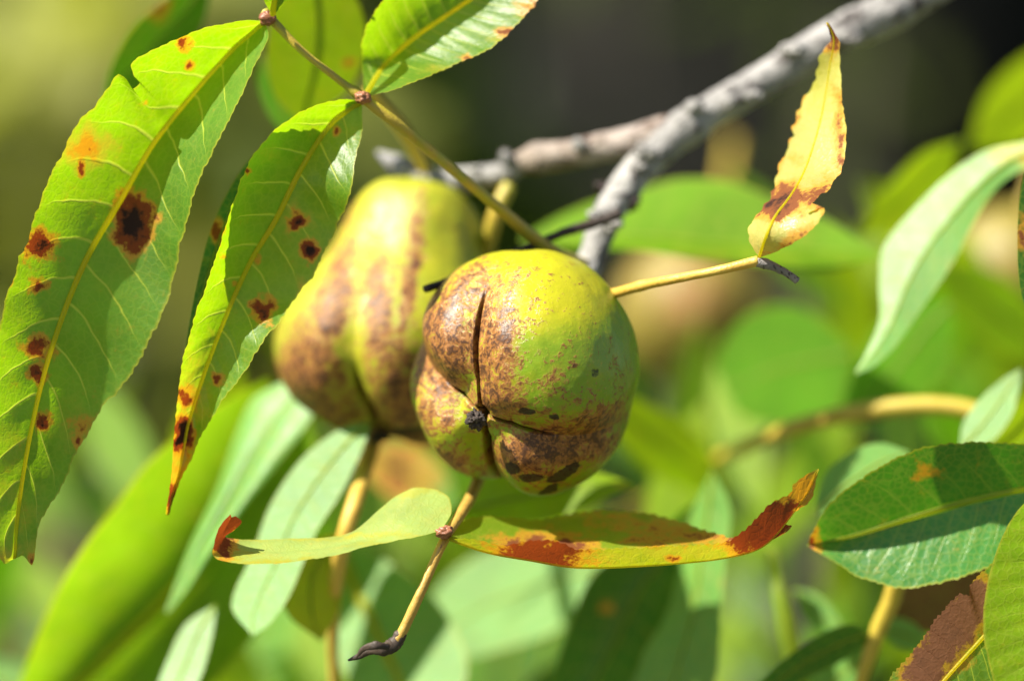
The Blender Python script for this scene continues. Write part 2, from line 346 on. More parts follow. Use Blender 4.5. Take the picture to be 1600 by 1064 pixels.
def leaf(name, L, Mid, Rr, mat, parent=None, d=None, g=(0, 0), fold=(0, 0), nt=60, nu=9, brown=(), yellow=(), teeth=0, tamp=0,
         rag=0, cup=0.0, quilt=0.0, mid=None, midr=(4, 1), midmat=None, wave=0.0, seed=0, spots=()):
    """leaf blade between two traced margins and a midrib. Points are (px, py) on the plane through depth d with slope g,
    or (px, py, depth mm). fold lifts the two margins (mm)."""
    if Mid is None:
        q3 = len(L[0]) == 3
        a, b_ = (catmull([p if q3 else (*p, 0) for p in q], 12) for q in (L, Rr))
        Mid = [tuple(x if q3 else x[:2]) for x in (a + b_) / 2]
    cx = np.mean([p[0] for p in Mid]); cy = np.mean([p[1] for p in Mid])
    def full(pts, fo):
        out = []; n = len(pts)
        for i, p in enumerate(pts):
            if len(p) == 3: out.append(p)
            else:
                dep = d + (g[0] * (p[0] - cx) + g[1] * (p[1] - cy)) * PX * 1000 + fo * math.sin(math.pi * i / (n - 1))
                out.append((p[0], p[1], dep))
        return out
    ts = np.linspace(0, 1, nt)
    l, m, r = (catmull(full(q, fo), nt, ts) for q, fo in ((L, fold[0]), (Mid, 0), (Rr, fold[1])))
    for e, sgn in ((l, 1), (r, 2)):
        o = e - m; ln = np.linalg.norm(o[:, :2], axis=1)[:, None] + 1e-6; o = o / ln
        amp = np.sin(np.pi * np.clip(ts, 0, 1))[:, None] ** 0.4
        if teeth:
            ph = ts * teeth + sgn * 0.37 + 0.25 * vnoise(np.stack([ts * teeth * 0.4, ts * 0 + seed, ts * 0 + sgn], -1), 3)
            saw = (ph - np.floor(ph)); saw = np.where(saw < 0.72, saw / 0.72, (1 - saw) / 0.28)
            e += o * amp * tamp * (saw - 0.5)[:, None]
        if rag:
            nz = fbm(np.stack([ts * 38, ts * 0 + sgn * 9.1 + seed, ts * 0], -1), 11 + seed, 4)
            e += o * amp * rag * nz[:, None]
    us = np.concatenate([-np.linspace(1, 0, nu)[:-1] ** 0.9, [0], np.linspace(0, 1, nu)[1:] ** 0.9])
    grid = np.zeros((nt, len(us), 3))
    for j, u in enumerate(us):
        e = l if u < 0 else r; a = abs(u)
        grid[:, j] = m + (e - m) * a
        grid[:, j, 2] += cup * 4 * a * (1 - a) * np.sin(np.pi * ts)
        if wave: grid[:, j, 2] += wave * a * np.sin(ts * 23 + (3 if u < 0 else 0) + 2 * np.sin(ts * 9 + seed))
        if quilt:
            q = (ts - 0.08 * a ** 1.35) * 15 + (0.45 if u > 0 else 0)
            grid[:, j, 2] -= quilt * np.abs(np.sin(np.pi * q)) * min(1, a * 5) * (1 - a * 0.6)
    wv = W(grid)
    fc = grid_faces(nt, len(us))
    if midmat is not None and nu >= 24 and midr[0] > 4:          # the solid midrib takes the place of the blade here
        cc = fc[:, 0] % len(us); fr = fc[:, 0] // len(us)
        fc = fc[~(((cc == nu - 2) | (cc == nu - 1)) & (fr < nt * 0.9))]
    o = mesh_obj(name, wv, fc, mat, parent)
    attr(o, 'lu', np.tile(us, (nt, 1))); attr(o, 'lt', np.tile(ts[:, None], (1, len(us))))
    X, Y = grid[..., 0], grid[..., 1]
    wx = 16 * fbm(np.stack([X / 17, Y / 17, X * 0 + seed], -1), 21, 4); wy = 16 * fbm(np.stack([X / 17, Y / 17, X * 0 + 40 + seed], -1), 23, 4)
    for nm, lst in (('brown', brown), ('yellow', yellow)):
        v = np.zeros_like(X)
        for s in lst:
            x, y, rx, ry, k = s[:5]; ang = R(s[5]) if len(s) > 5 else 0
            dx, dy = X + wx * min(1, rx / 14) - x, Y + wy * min(1, ry / 14) - y
            ex, ey = dx * math.cos(ang) + dy * math.sin(ang), -dx * math.sin(ang) + dy * math.cos(ang)
            v = np.maximum(v, k * np.clip(1.30 - 0.62 * np.sqrt((ex / rx) ** 2 + (ey / ry) ** 2), 0, 1.1))
        attr(o, nm, v)
    if midmat is not None:
        mp = m.copy(); step = max(1, nt // 24); sel = np.unique(np.r_[np.arange(0, nt, step), nt - 1])
        off = -midr[0] * (0.1 if nu >= 24 else -0.1) * PX * 1000
        pts = mp[sel]; pts[:, 2] += off
        tube('midrib', pts, [midr[0], midr[0] * 0.8, midr[0] * 0.6, midr[1]], midmat, o, n=min(90, nt), seg=8)
    return o

def single_leaf(label, L, Mid, Rr, mat, group=None, stalk=None, cat='leaf', name='leaf', midmat='midrib_dim', midr=(3.5, 1.2), **kw):
    """a leaf of its own: Empty at the base > blade (> midrib), stalk"""
    base = (Mid or L)[0]; d = base[2] if len(base) == 3 else kw.get('d', 0)
    e = empty(name, W(np.array((base[0], base[1], d))))
    leaf('blade', L, Mid, Rr, M[mat] if isinstance(mat, str) else mat, e, midmat=M[midmat] if midmat else None, midr=midr, **kw)
    if stalk: tube('stalk', stalk[0], stalk[1], M[stalk[2]], e, n=30, seg=10)
    tag(e, label, cat, group); return e

# ------------------------------------------------------------------ the setting: ground, wood behind
def ground_mat():
    m, nt, out = new_mat('ground_grass_soil'); b = NB(nt)
    geo = b.n('ShaderNodeNewGeometry'); P = geo.outputs['Position']
    a = b.noise(P, 0.8, 5, 0.6); d = b.noise(P, 14, 4, 0.7)
    c = b.mix(b.sstep(a, 0.4, 0.6), (0.10, 0.085, 0.05), (0.055, 0.085, 0.02))
    c = b.mix(b.sstep(d, 0.5, 0.7), c, (0.13, 0.12, 0.05))
    p = b.n('ShaderNodeBsdfPrincipled'); b.put(p.inputs['Base Color'], c); p.inputs['Roughness'].default_value = 0.9
    b.put(p.inputs['Normal'], b.bump(d, 0.8, 0.02)); nt.links.new(p.outputs[0], out.inputs[0]); return m

def foliage_mat(name, c1, c2, trans, tfac=0.4):
    m, nt, out = new_mat(name); b = NB(nt)
    r = b.attr('rnd')
    c = b.mix(r, c1, c2)
    p = b.n('ShaderNodeBsdfPrincipled'); b.put(p.inputs['Base Color'], c); p.inputs['Roughness'].default_value = 0.5
    t = b.n('ShaderNodeBsdfTranslucent'); b.put(t.inputs[0], b.mix(r, trans, tuple(x * 0.7 for x in trans)))
    mx = b.n('ShaderNodeMixShader'); mx.inputs[0].default_value = tfac
    nt.links.new(p.outputs[0], mx.inputs[1]); nt.links.new(t.outputs[0], mx.inputs[2]); nt.links.new(mx.outputs[0], out.inputs[0]); return m

F = {
    'olive': foliage_mat('foliage_olive', (0.29, 0.33, 0.045), (0.36, 0.36, 0.09), (0.48, 0.52, 0.03)),
    'gold': foliage_mat('foliage_gold', (0.32, 0.30, 0.015), (0.40, 0.34, 0.02), (0.5, 0.45, 0.012)),
    'green': foliage_mat('foliage_green', (0.045, 0.13, 0.015), (0.08, 0.18, 0.02), (0.10, 0.30, 0.01)),
    'moss': foliage_mat('foliage_moss', (0.09, 0.15, 0.015), (0.15, 0.19, 0.02), (0.18, 0.30, 0.01)),
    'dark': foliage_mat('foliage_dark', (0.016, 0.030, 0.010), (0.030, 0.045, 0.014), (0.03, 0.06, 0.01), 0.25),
}
TRUNK = bark_mat('old_trunk_bark', (0.011, 0.0115, 0.010), (0.017, 0.017, 0.015), (0.006, 0.006, 0.0055), sc=14, bump=1.0, dist=0.03, rough=0.9, spec=0.05)  # very dark base colours carry the shade on the trunk
STEM = bark_mat('shrub_stem_bark', (0.09, 0.075, 0.06), (0.12, 0.10, 0.08), (0.04, 0.035, 0.03), sc=30, bump=0.8, dist=0.01)

tag(mesh_obj('ground', [(-600, -600, 0), (600, -600, 0), (600, 600, 0), (-600, 600, 0)], [[0, 1, 2, 3]], ground_mat(), smooth=False), kind='structure')

def foliage(name, parent, centres, n, size, mat, seed):
    """n leaf-sized faces in clumps; centres: (x, y, z, rx, ry, rz)"""
    g = np.random.default_rng(seed); C = np.asarray(centres, float)
    w = C[:, 3] * C[:, 4] * C[:, 5]; idx = g.choice(len(C), n, p=w / w.sum())
    u = g.normal(size=(n, 3)); u /= np.linalg.norm(u, axis=1)[:, None]
    p = C[idx, :3] + u * (g.random(n) ** 0.45)[:, None] * C[idx, 3:]
    a = g.normal(size=(n, 3)); a[:, 2] -= 0.5; a /= np.linalg.norm(a, axis=1)[:, None]
    face = np.array([-0.35, -0.5, 0.8]) + 0.75 * g.normal(size=(n, 3))      # leaves turn to the light
    a -= face * ((a * face).sum(1) / (face * face).sum(1))[:, None] * 0.85; a /= np.linalg.norm(a, axis=1)[:, None]
    bb = np.cross(a, face); bb /= np.linalg.norm(bb, axis=1)[:, None]; nn = np.cross(a, bb)
    L = (size * (0.6 + 0.8 * g.random(n)))[:, None]; Wd = L * 0.24
    v = np.stack([p, p + a * L * 0.45 + bb * Wd + nn * L * 0.06, p + a * L, p + a * L * 0.45 - bb * Wd + nn * L * 0.06], 1)
    f = np.arange(n * 4).reshape(n, 4)
    o = mesh_obj(name, v, f, mat, parent, smooth=False)
    attr(o, 'rnd', np.repeat(g.random(n), 4)); return o

def shrub(label, x, y, z0, z1, rad, mat, n, seed, size=0.085, name='shrub', group='shrubs behind the hickory'):
    e = empty(name, (x, y, 0)); g = np.random.default_rng(seed); cs = []
    k = 9
    for i in range(k):
        a = g.random() * 6.283; q = rad * 0.75 * math.sqrt(g.random()); zc = z0 + (z1 - z0) * (0.08 + 0.84 * (i + g.random()) / k)
        s = rad * (0.32 + 0.25 * g.random())
        c = (x + q * math.cos(a), y + q * math.sin(a), zc); cs.append((*c, s, s, s * 0.9))
        if i % 2 == 0:
            tube('stem', [(x + 0.03 * math.cos(a), y + 0.03 * math.sin(a), -0.05), (x + 0.4 * (c[0] - x), y + 0.4 * (c[1] - y), zc * 0.55), c], [0.028, 0.018, 0.006], STEM, e, n=14, seg=7, world=True)
    foliage('crown' if name.endswith('tree') else 'foliage', e, cs, n, size, F[mat], seed)
    tag(e, label, 'tree' if name.endswith('tree') else 'shrub', group); return e

def wood_tree(label, x, y, h, r0, crown, mat, n, seed, group='trees of the wood behind', trunkmat=None, size=0.16):
    e = empty('tree', (x, y, 0)); g = np.random.default_rng(seed)
    top = (x + 0.1 * g.normal(), y + 0.1 * g.normal(), h * 0.8)
    tube('trunk', [(x, y, -0.1), (x, y, 0.25), (x + 0.02, y, h * 0.35), top], [r0 * 1.35, r0, r0 * 0.85, r0 * 0.3], trunkmat or TRUNK, e, n=60, seg=28, world=True, rough=0.12, rfreq=5)
    cs = []
    for i in range(8):
        a = i * 0.785 + g.random(); q = crown * (0.35 + 0.4 * g.random()); zc = h * (0.50 + 0.45 * g.random())
        c = (x + q * math.cos(a), y + q * math.sin(a), zc); cs.append((*c, crown * 0.5, crown * 0.5, crown * 0.38))
        if i % 2 == 0: tube('limb', [(x, y, h * 0.4 + 0.05 * i), ((x + c[0]) / 2, (y + c[1]) / 2, zc - 0.3), c], [r0 * 0.35, r0 * 0.25, r0 * 0.08], trunkmat or TRUNK, e, n=14, seg=8, world=True)
    foliage('crown', e, cs, n, size, F[mat], seed); tag(e, label, 'tree', group); return e

# the thick dark trunk seen blurred behind the fork, its shade put into the bark colour
wood_tree('thick old tree with shade painted into its black bark behind the grey branch', 0.32, 3.75, 7.0, 0.25, 1.5, 'dark', 3500, 3, group=None)
shrub('olive green shrub left of the dark trunk', -0.47, 2.8, 0.3, 2.4, 0.36, 'olive', 3200, 11, group=None)
shrub('golden olive shrub beside the foot of the dark trunk', -0.24, 3.75, 0.2, 2.1, 0.26, 'gold', 2200, 12, group=None)
shrub('bright green low shrub in front of the dark trunk', 0.42, 1.75, 0.25, 1.50, 0.40, 'green', 4500, 13, group=None)
shrub('green low shrub under the hanging leaves', -0.28, 1.5, 0.2, 1.44, 0.38, 'green', 4000, 14, group=None)
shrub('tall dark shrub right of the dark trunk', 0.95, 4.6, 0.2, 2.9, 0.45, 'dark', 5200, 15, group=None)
shrub('green leafy shrub against the left side of the dark trunk', -0.08, 2.2, 0.2, 2.3, 0.17, 'moss', 1700, 16, group=None)
shrub('thin leafed sapling in front of the dark trunk', 0.24, 2.9, 1.0, 2.3, 0.30, 'moss', 36, 18, size=0.09, group=None)
shrub('pale olive sapling in full sun left of the golden shrub', -0.33, 1.35, 0.9, 2.15, 0.24, 'olive', 1500, 17, size=0.07, group=None)
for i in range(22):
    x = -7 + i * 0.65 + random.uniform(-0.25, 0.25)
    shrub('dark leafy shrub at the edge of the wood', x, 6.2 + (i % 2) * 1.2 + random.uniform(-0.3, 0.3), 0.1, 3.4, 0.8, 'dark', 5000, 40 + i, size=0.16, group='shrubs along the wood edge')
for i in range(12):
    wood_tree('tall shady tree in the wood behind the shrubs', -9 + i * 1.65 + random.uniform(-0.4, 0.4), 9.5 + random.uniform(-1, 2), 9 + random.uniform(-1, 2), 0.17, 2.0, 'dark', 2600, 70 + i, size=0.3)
# ------------------------------------------------------------------ the hickory branch
br = empty('hickory_branch', W(np.array((1040, 215, 52))))
tag(br, 'grey barked hickory branch forking above the two nuts', 'branch')
wood = tube('limb', [(2600, -900, 90), (2050, -420, 78), (1700, -160, 68), (1510, -55, 62), (1390, 18, 58), (1300, 60, 56), (1200, 122, 54), (1110, 176, 52), (1045, 222, 50), (990, 276, 47), (955, 325, 44), (935, 372, 41), (916, 425, 38), (905, 450, 36)],
     [60, 54, 48, 43, 39, 34, 30, 30, 33, 31, 28, 27, 26, 20], M['bark'], br, n=300, seg=32, rough=0.10, rfreq=0.03, bulges=((0.43, 0.012, 0.12), (0.58, 0.012, 0.10), (0.86, 0.012, 0.18), (0.70, 0.03, 0.06)))
tube('side_twig', [(1075, 196, 52), (1040, 206, 52), (985, 222, 53), (930, 234, 54), (880, 243, 55), (825, 252, 56), (800, 262, 56)],
     [22, 25, 24, 23, 22, 24, 16], M['bark_tan'], br, n=110, seg=24, rough=0.10, rfreq=0.035, bulges=((0.87, 0.04, 0.15),))
tube('twig_end', [(815, 258, 56), (785, 272, 56), (740, 280, 57), (700, 284, 57), (655, 280, 58), (640, 270, 58)],
     [15, 20, 19, 22, 21, 13], M['bark'], br, n=80, seg=22, rough=0.11, rfreq=0.035)
tube('terminal_bud', [(668, 288, 57), (640, 272, 58), (615, 254, 60), (590, 238, 62)], [16, 20, 15, 3], M['bud'], br, n=36, seg=18, rough=0.12, rfreq=0.06)
blob('branch_collar', (1052, 210, 51), 36, 24, 27, M['bark'], br, 0.15, 8)
for i, (x, y, d, r_) in enumerate([(1240, 78, 50, 13), (1178, 150, 47, 10), (1085, 168, 48, 12), (1010, 240, 45, 14), (958, 352, 38, 12), (905, 226, 51, 9), (742, 268, 53, 8), (1330, 60, 52, 14), (1000, 262, 44, 8), (930, 335, 40, 9)]):
    blob('bark_knob', (x, y, d), r_ * 1.3, r_, r_ * 0.9, M['bark'], br, 0.4, 20 + i)
blob('side_bud', (791, 246, 54), 11, 10, 13, M['bud'], br, 0.2, 3)
blob('leaf_scar', (941, 293, 46), 11, 14, 9, M['scar'], br, 0.5, 4)
blob('leaf_scar', (982, 316, 45), 15, 14, 13, M['scar'], br, 0.6, 5)
blob('leaf_scar', (1372, 44, 56), 16, 10, 9, M['scar'], br, 0.25, 6)
blob('leaf_scar', (1140, 160, 48), 9, 7, 9, M['bark'], br, 0.25, 7)

t = tube('dead_leaf_stalk', [(968, 334, 34), (925, 350, 33), (885, 362, 31), (840, 380, 29), (770, 410, 25), (710, 436, 20), (664, 452, 16)],
         [9, 8, 7, 6.5, 6.5, 7, 6], M['twig'], None, n=80, seg=12, rough=0.14, rfreq=0.1)
tag(t, 'thin black dead stalk poking out behind the front nut', 'twig')

# ------------------------------------------------------------------ nuts
def nut(label, c, axis, prof, sutures, mat, masks, scale=(1, 1, 1), nth=260, nph=96, lobe=0.03, stalk=None, tipsize=(14, 12, 13), group=None, seed=0, wob=0.012):
    """husk of four segments round an axis. axis: image frame (right, up, towards camera) towards the tip; prof: list of
    (along axis, radius) photo px from tip to stem; sutures: (phi deg, crack px, crack half width, length 0..1, valley px, valley half width)"""
    cw = W(np.array(c)); k = PX * (FOC + cw[1]) / FOC
    a = np.array([axis[0], -axis[2], axis[1]], float); a /= np.linalg.norm(a)
    u = np.array([1.0, 0, 0]) - a * a[0]; u /= np.linalg.norm(u)
    v = np.cross(u, a)
    if v[2] < 0: v = -v
    pr = catmull([(p[0], p[1], 0) for p in prof], nth, np.linspace(0, 1, nth) ** 1.0)
    A, B = pr[:, 0], np.maximum(pr[:, 1], 0.02)
    tA, tB = np.gradient(A), np.gradient(B); ln = np.hypot(tA, tB) + 1e-9
    nA, nB = tB / ln, -tA / ln                                   # outward normal of the profile
    if np.mean(nB) < 0: nA, nB = -nA, -nB
    th = np.linspace(0, 1, nth)
    sut = sorted(sutures, key=lambda s: s[0]); phis = [R(s[0]) for s in sut]
    cols = []; starts = []
    for i in range(4):
        p0, p1 = phis[i], phis[(i + 1) % 4] + (2 * math.pi if i == 3 else 0)
        x = np.linspace(0, 1, nph, endpoint=False); x = 0.45 * x + 0.55 * (0.5 - 0.5 * np.cos(np.pi * x))
        starts.append(len(cols) * 0 + sum(len(q) for q in cols)); cols.append(p0 + (p1 - p0) * x)
    phi = np.concatenate(cols); m = len(phi)
    TH, PH = np.meshgrid(th, phi, indexing='ij'); BB = B[:, None] * np.ones(m)
    disp = np.zeros_like(TH); groove = np.zeros_like(TH); near = np.full_like(TH, 1e9)
    for (pd, cd, cwid, clen, vd, vw) in sut:
        dp = np.angle(np.exp(1j * (PH - R(pd)))); arc = np.abs(dp) * BB
        arc = arc + 1.6 * fbm(np.stack([TH * 22, np.cos(PH) * 3, np.sin(PH) * 3], -1), seed + 9) * np.clip(arc / 2, 0, 1)
        lenf = np.clip((clen - TH) / 0.10, 0, 1); lenf = lenf * lenf * (3 - 2 * lenf)
        wd = cwid * (0.55 + 0.45 * lenf)
        cr = np.exp(-(arc / wd) ** 4) * lenf
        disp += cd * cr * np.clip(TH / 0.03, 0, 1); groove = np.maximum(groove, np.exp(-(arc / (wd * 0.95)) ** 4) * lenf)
        vl = np.exp(-(arc / vw) ** 2) * (0.16 + 0.84 * np.clip((0.62 - TH) / 0.5, 0, 1) ** 1.3) * np.clip(TH / 0.1, 0.3, 1) * np.clip((1 - TH) / 0.1, 0, 1)
        disp += vd * vl; near = np.minimum(near, arc)
    Rm = B.max()
    fade = np.clip((TH - 0.0) / 0.22, 0, 1); disp -= lobe * Rm * np.clip(near / 55, 0, 1) ** 0.7 * np.clip((0.75 - TH) / 0.5, 0, 1) * fade
    X3 = np.stack([np.cos(PH) * BB, np.sin(PH) * BB, A[:, None] * np.ones(m)], -1) / Rm
    disp -= Rm * (wob * 2 * fbm(X3 * 1.6 + seed, seed + 2) + 0.008 * fbm(X3 * 7, seed + 4))
    Ad, Bd = A[:, None] - disp * nA[:, None], np.maximum(BB - disp * nB[:, None], 0.01)
    e_ = u * np.cos(PH)[..., None] + v * np.sin(PH)[..., None]
    pos = (a * Ad[..., None] + e_ * Bd[..., None]) * np.array(scale) * k
    pw = cw + pos
    # normals over the closed surface
    dth = np.gradient(pw, axis=0); dph = np.roll(pw, -1, 1) - np.roll(pw, 1, 1)
    N = np.cross(dth, dph); N /= np.linalg.norm(N, axis=-1)[..., None] + 1e-20
    flip = (N * pos).sum(-1).mean() < 0
    if flip: N = -N
    # photo position of every surface point, to lay the stains where they are on the husk
    s = (FOC + pw[..., 1]) / FOC
    qx = pw[..., 0] / (PX * s) + 800; qy = 532 - (pw[..., 2] - CAM_Z) / (PX * s)
    at = {}
    for nm in ('brown', 'black', 'yellow'):
        val = np.zeros_like(TH) + masks.get(nm + '_base', 0)
        for sp in masks.get(nm, ()):
            x, y, rx, ry, kk = sp[:5]; an = R(sp[5]) if len(sp) > 5 else 0
            dx, dy = qx - x, qy - y
            if nm == 'black': dx = dx + 5 * fbm(np.stack([qx / 12, qy / 12, qx * 0], -1), 31); dy = dy + 5 * fbm(np.stack([qx / 12, qy / 12, qx * 0 + 9], -1), 33)
            ex, ey = dx * math.cos(an) + dy * math.sin(an), -dx * math.sin(an) + dy * math.cos(an)
            rr = (ex / rx) ** 2 + (ey / ry) ** 2
            if kk >= 0: val = np.maximum(val, kk * np.clip(1.5 - rr, 0, 1)) if nm == 'black' else np.maximum(val, kk * np.exp(-rr ** 1.5 * 0.7))
            else: val = val + kk * np.exp(-rr)
        at[nm] = val
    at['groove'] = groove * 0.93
    e = empty('hickory_nut', cw); tag(e, label, 'nut', group)
    for i in range(4):
        j = (starts[i] + np.arange(nph + 1)) % m
        P_ = pw[:, j]; o = mesh_obj('husk_segment', P_, grid_faces(nth, nph + 1) if flip else grid_faces(nth, nph + 1)[:, ::-1], mat, e)
        o.data.normals_split_custom_set_from_vertices(N[:, j].reshape(-1, 3).tolist())
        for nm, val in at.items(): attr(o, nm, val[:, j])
        mer = np.stack([np.cos(PH[:, j]), np.sin(PH[:, j]), TH[:, j] * 0.8], -1).reshape(-1, 3) + seed
        av = o.data.attributes.new('mer', 'FLOAT_VECTOR', 'POINT'); av.data.foreach_set('vector', mer.astype(np.float32).ravel())
    if tipsize:
        tp = cw + a * (A[0] - 2) * k * np.array(scale)
        ss = (FOC + tp[1]) / FOC; tpx = (tp[0] / (PX * ss) + 800, 532 - (tp[2] - CAM_Z) / (PX * ss), tp[1] * 1000)
        blob('tip', tpx, *tipsize, M['stigma'], e, 0.45, seed + 1, 30, 3.0)
    if stalk: tube('stalk', stalk[0], stalk[1], M['ochre'], e, n=30, seg=12)
    return e

sph = [(math.cos(x), math.sin(x)) for x in np.linspace(0, math.pi, 25)]
def ball(r, tipflat=0.93, stem=1.02, fat=1.0):
    out = []
    for ca, sa in sph: out.append(((r * tipflat if ca > 0 else r * stem) * ca, r * fat * sa))
    return out

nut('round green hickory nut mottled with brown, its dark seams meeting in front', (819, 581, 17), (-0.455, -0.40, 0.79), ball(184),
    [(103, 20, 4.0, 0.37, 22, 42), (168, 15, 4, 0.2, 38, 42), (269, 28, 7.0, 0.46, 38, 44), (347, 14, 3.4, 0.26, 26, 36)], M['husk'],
    {'brown_base': 0.10,
     'brown': [(688, 540, 54, 120, 0.90), (768, 545, 48, 105, 0.80), (735, 450, 80, 46, 0.70), (810, 470, 65, 65, 0.36), (775, 630, 60, 48, 0.78), (840, 610, 75, 24, 0.50, -35),
               (860, 700, 110, 42, 1.0, -8), (930, 660, 60, 30, 0.8, -20), (850, 655, 70, 20, 0.55), (900, 640, 60, 40, 0.44, -30), (880, 560, 45, 28, 0.36, -40), (960, 610, 22, 65, 0.38, 8), (680, 650, 50, 36, 0.72),
               (705, 725, 36, 44, 0.72), (655, 610, 22, 50, 0.38), (860, 757, 70, 14, 0.45)],
     'black': [(800, 731, 14, 11, 0.9, 25), (832, 746, 20, 8, 0.95), (880, 740, 32, 10, 0.95, -28), (858, 765, 20, 5, 0.8, -20), (824, 643, 15, 6, 0.9, 10), (866, 651, 9, 5, 0.8), (700, 744, 6, 8, 0.7),
               (930, 583, 6, 10, 0.6, 30), (757, 766, 26, 11, 0.95), (705, 590, 8, 12, 0.55), (722, 615, 12, 7, 0.5), (740, 762, 12, 10, 0.9), (795, 763, 8, 3, 0.7)],
     'yellow_base': 0.3, 'yellow': [(830, 440, 150, 85, 0.95), (690, 640, 70, 110, 0.6), (770, 560, 60, 120, 0.5)]},
    scale=(0.965, 1.0, 1.045), nth=330, nph=120, seed=1, lobe=0.05)

rear = [(0, 0), (0, 28), (4, 62), (18, 104), (46, 146), (84, 172), (130, 183), (176, 178), (222, 158), (272, 132), (318, 116), (358, 105), (390, 88), (408, 62), (416, 32), (418, 0)]
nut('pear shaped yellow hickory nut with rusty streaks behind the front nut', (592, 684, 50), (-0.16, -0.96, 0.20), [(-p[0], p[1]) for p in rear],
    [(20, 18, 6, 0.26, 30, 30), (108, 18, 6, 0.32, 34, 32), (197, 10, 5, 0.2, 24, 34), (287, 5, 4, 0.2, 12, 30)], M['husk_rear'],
    {'brown_base': 0.1,
     'brown': [(480, 600, 52, 110, 0.92, 8), (520, 480, 30, 120, 0.82, 14), (592, 500, 30, 130, 0.74), (642, 430, 16, 140, 0.8, 8), (625, 610, 50, 80, 0.85), (545, 340, 18, 80, 0.5), (500, 650, 70, 36, 0.8), (600, 690, 80, 30, 0.95), (575, 380, 20, 70, 0.42)],
     'black': [(588, 686, 30, 9, 0.8), (630, 676, 40, 7, 0.7, -12)],
     'yellow_base': 0.55, 'yellow': [(580, 340, 90, 60, 0.95), (560, 470, 10, 150, 0.8)]},
    nth=240, nph=80, seed=4, tipsize=(14, 12, 9), stalk=([(650, 310, 56), (682, 292, 57), (715, 286, 57)], [12, 9, 9]))

for (label, c, ax, r, sd) in (('tan hickory nut far out of focus under the orange stalk', (1085, 495, 250), (-0.2, -0.7, 0.6), 125, 7),
                              ('ochre hickory nut far out of focus beside the pale hanging leaf', (1583, 432, 210), (0.1, -0.8, 0.4), 112, 8)):
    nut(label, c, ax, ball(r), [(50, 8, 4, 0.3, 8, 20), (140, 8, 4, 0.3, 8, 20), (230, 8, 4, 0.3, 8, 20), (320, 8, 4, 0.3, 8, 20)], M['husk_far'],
        {'brown_base': 0.25 if sd == 7 else 0.05, 'brown': [(c[0], c[1] - 30, 60, 50, 0.6 if sd == 7 else 0.15)], 'yellow_base': 0.4}, nth=90, nph=30, seed=sd, tipsize=(10, 9, 9),
        stalk=([(c[0] + 20, c[1] - r * 0.75, c[2] + 8), (c[0] + 45, c[1] - r - 60, c[2] + 15), (c[0] + 60, c[1] - r - 150, c[2] + 30)], [9, 8, 8]))

# ------------------------------------------------------------------ compound leaf hanging top left, in focus
c1 = empty('compound_leaf', W(np.array((835, 372, 26))))
tag(c1, 'compound leaf of brown spotted green leaflets hanging beside the nuts', 'leaf')
tube('rachis', [(412, 18, 7), (425, 32, 7), (470, 78, 7), (520, 118, 7), (566, 153, 8), (615, 190, 9), (660, 226, 12), (720, 276, 15), (780, 326, 21), (838, 374, 28), (880, 400, 33), (915, 415, 37)],
     [8, 6, 5.5, 6, 9, 9, 8.5, 8.5, 9, 10, 10, 10], M['rachis'], c1, n=130, seg=14, rough=0.05, rfreq=0.08, bulges=((0.30, 0.02, 0.35),))
blob('leaf_joint', (418, 28, 6), 13, 11, 12, M['node'], c1, 0.25, 2)
blob('leaf_joint', (567, 153, 7), 12, 11, 10, M['node'], c1, 0.25, 3)
A_ = leaf('leaflet',
     [(414, 34, 7), (380, 33, 4), (320, 44, 3), (260, 67, 1), (222, 88, 0), (205, 100, 0), (208, 118, 2), (216, 128, 3), (206, 138, 2), (196, 122, 0), (184, 118, 0), (172, 132, 0), (160, 148, 0), (110, 215, 0), (70, 300, 0), (45, 370, -1.2), (15, 450, -3.2), (-6, 530, -6), (-28, 650, -6), (-36, 760, -5), (-14, 850, -3), (6, 880, -2), (20, 874, 0)],
     [(414, 34, 7), (370, 72, 11), (300, 150, 12), (240, 225, 11), (190, 310, 10), (140, 395, 6.1), (105, 475, 3.1), (70, 580, 1), (45, 690, 0), (28, 800, 0), (22, 872, 0)],
     [(414, 34, 7), (419, 58, 5), (400, 102, 1), (370, 165, -2), (330, 240, -3), (302, 310, -1), (286, 370, 1.8), (270, 440, 5), (250, 500, 5.5), (210, 580, 6), (165, 632, 5), (130, 690, 4), (92, 768, 3), (62, 818, 1), (56, 850, 1), (50, 882, 0), (36, 868, 0), (24, 872, 0)],
     M['near'], c1, nt=340, nu=46, teeth=62, tamp=2, rag=6, cup=1.2, quilt=0.28, midr=(6.5, 3), midmat=M['midrib'], seed=1,
     brown=[(208, 345, 22, 32, 1.25), (64, 383, 19, 19, 0.95), (62, 447, 11, 10, 0.8), (64, 540, 20, 14, 0.72), (58, 580, 13, 14, 0.9), (64, 657, 9, 13, 1.0), (127, 262, 5, 10, 0.75), (288, 68, 10, 9, 0.75), (294, 102, 6, 7, 0.8), (40, 380, 6, 12, 0.6), (16, 438, 4, 8, 0.7), (125, 665, 14, 14, 0.5), (122, 690, 6, 10, 0.6), (140, 235, 4, 4, 0.6), (230, 160, 4, 4, .4), (50, 878, 6, 8, 0.6)],
     yellow=[(135, 232, 32, 28, 1.25), (165, 240, 26, 30, 0.55), (64, 540, 26, 26, 0.5), (64, 657, 18, 20, 0.4), (120, 670, 40, 50, 0.55), (20, 800, 60, 70, 0.5), (64, 383, 30, 28, 0.45), (15, 700, 30, 60, 0.45), (60, 860, 30, 30, 0.7), (0, 870, 40, 20, 0.75)])
tag(A_, 'largest leaflet, broad, with orange patch and blackish blotches')
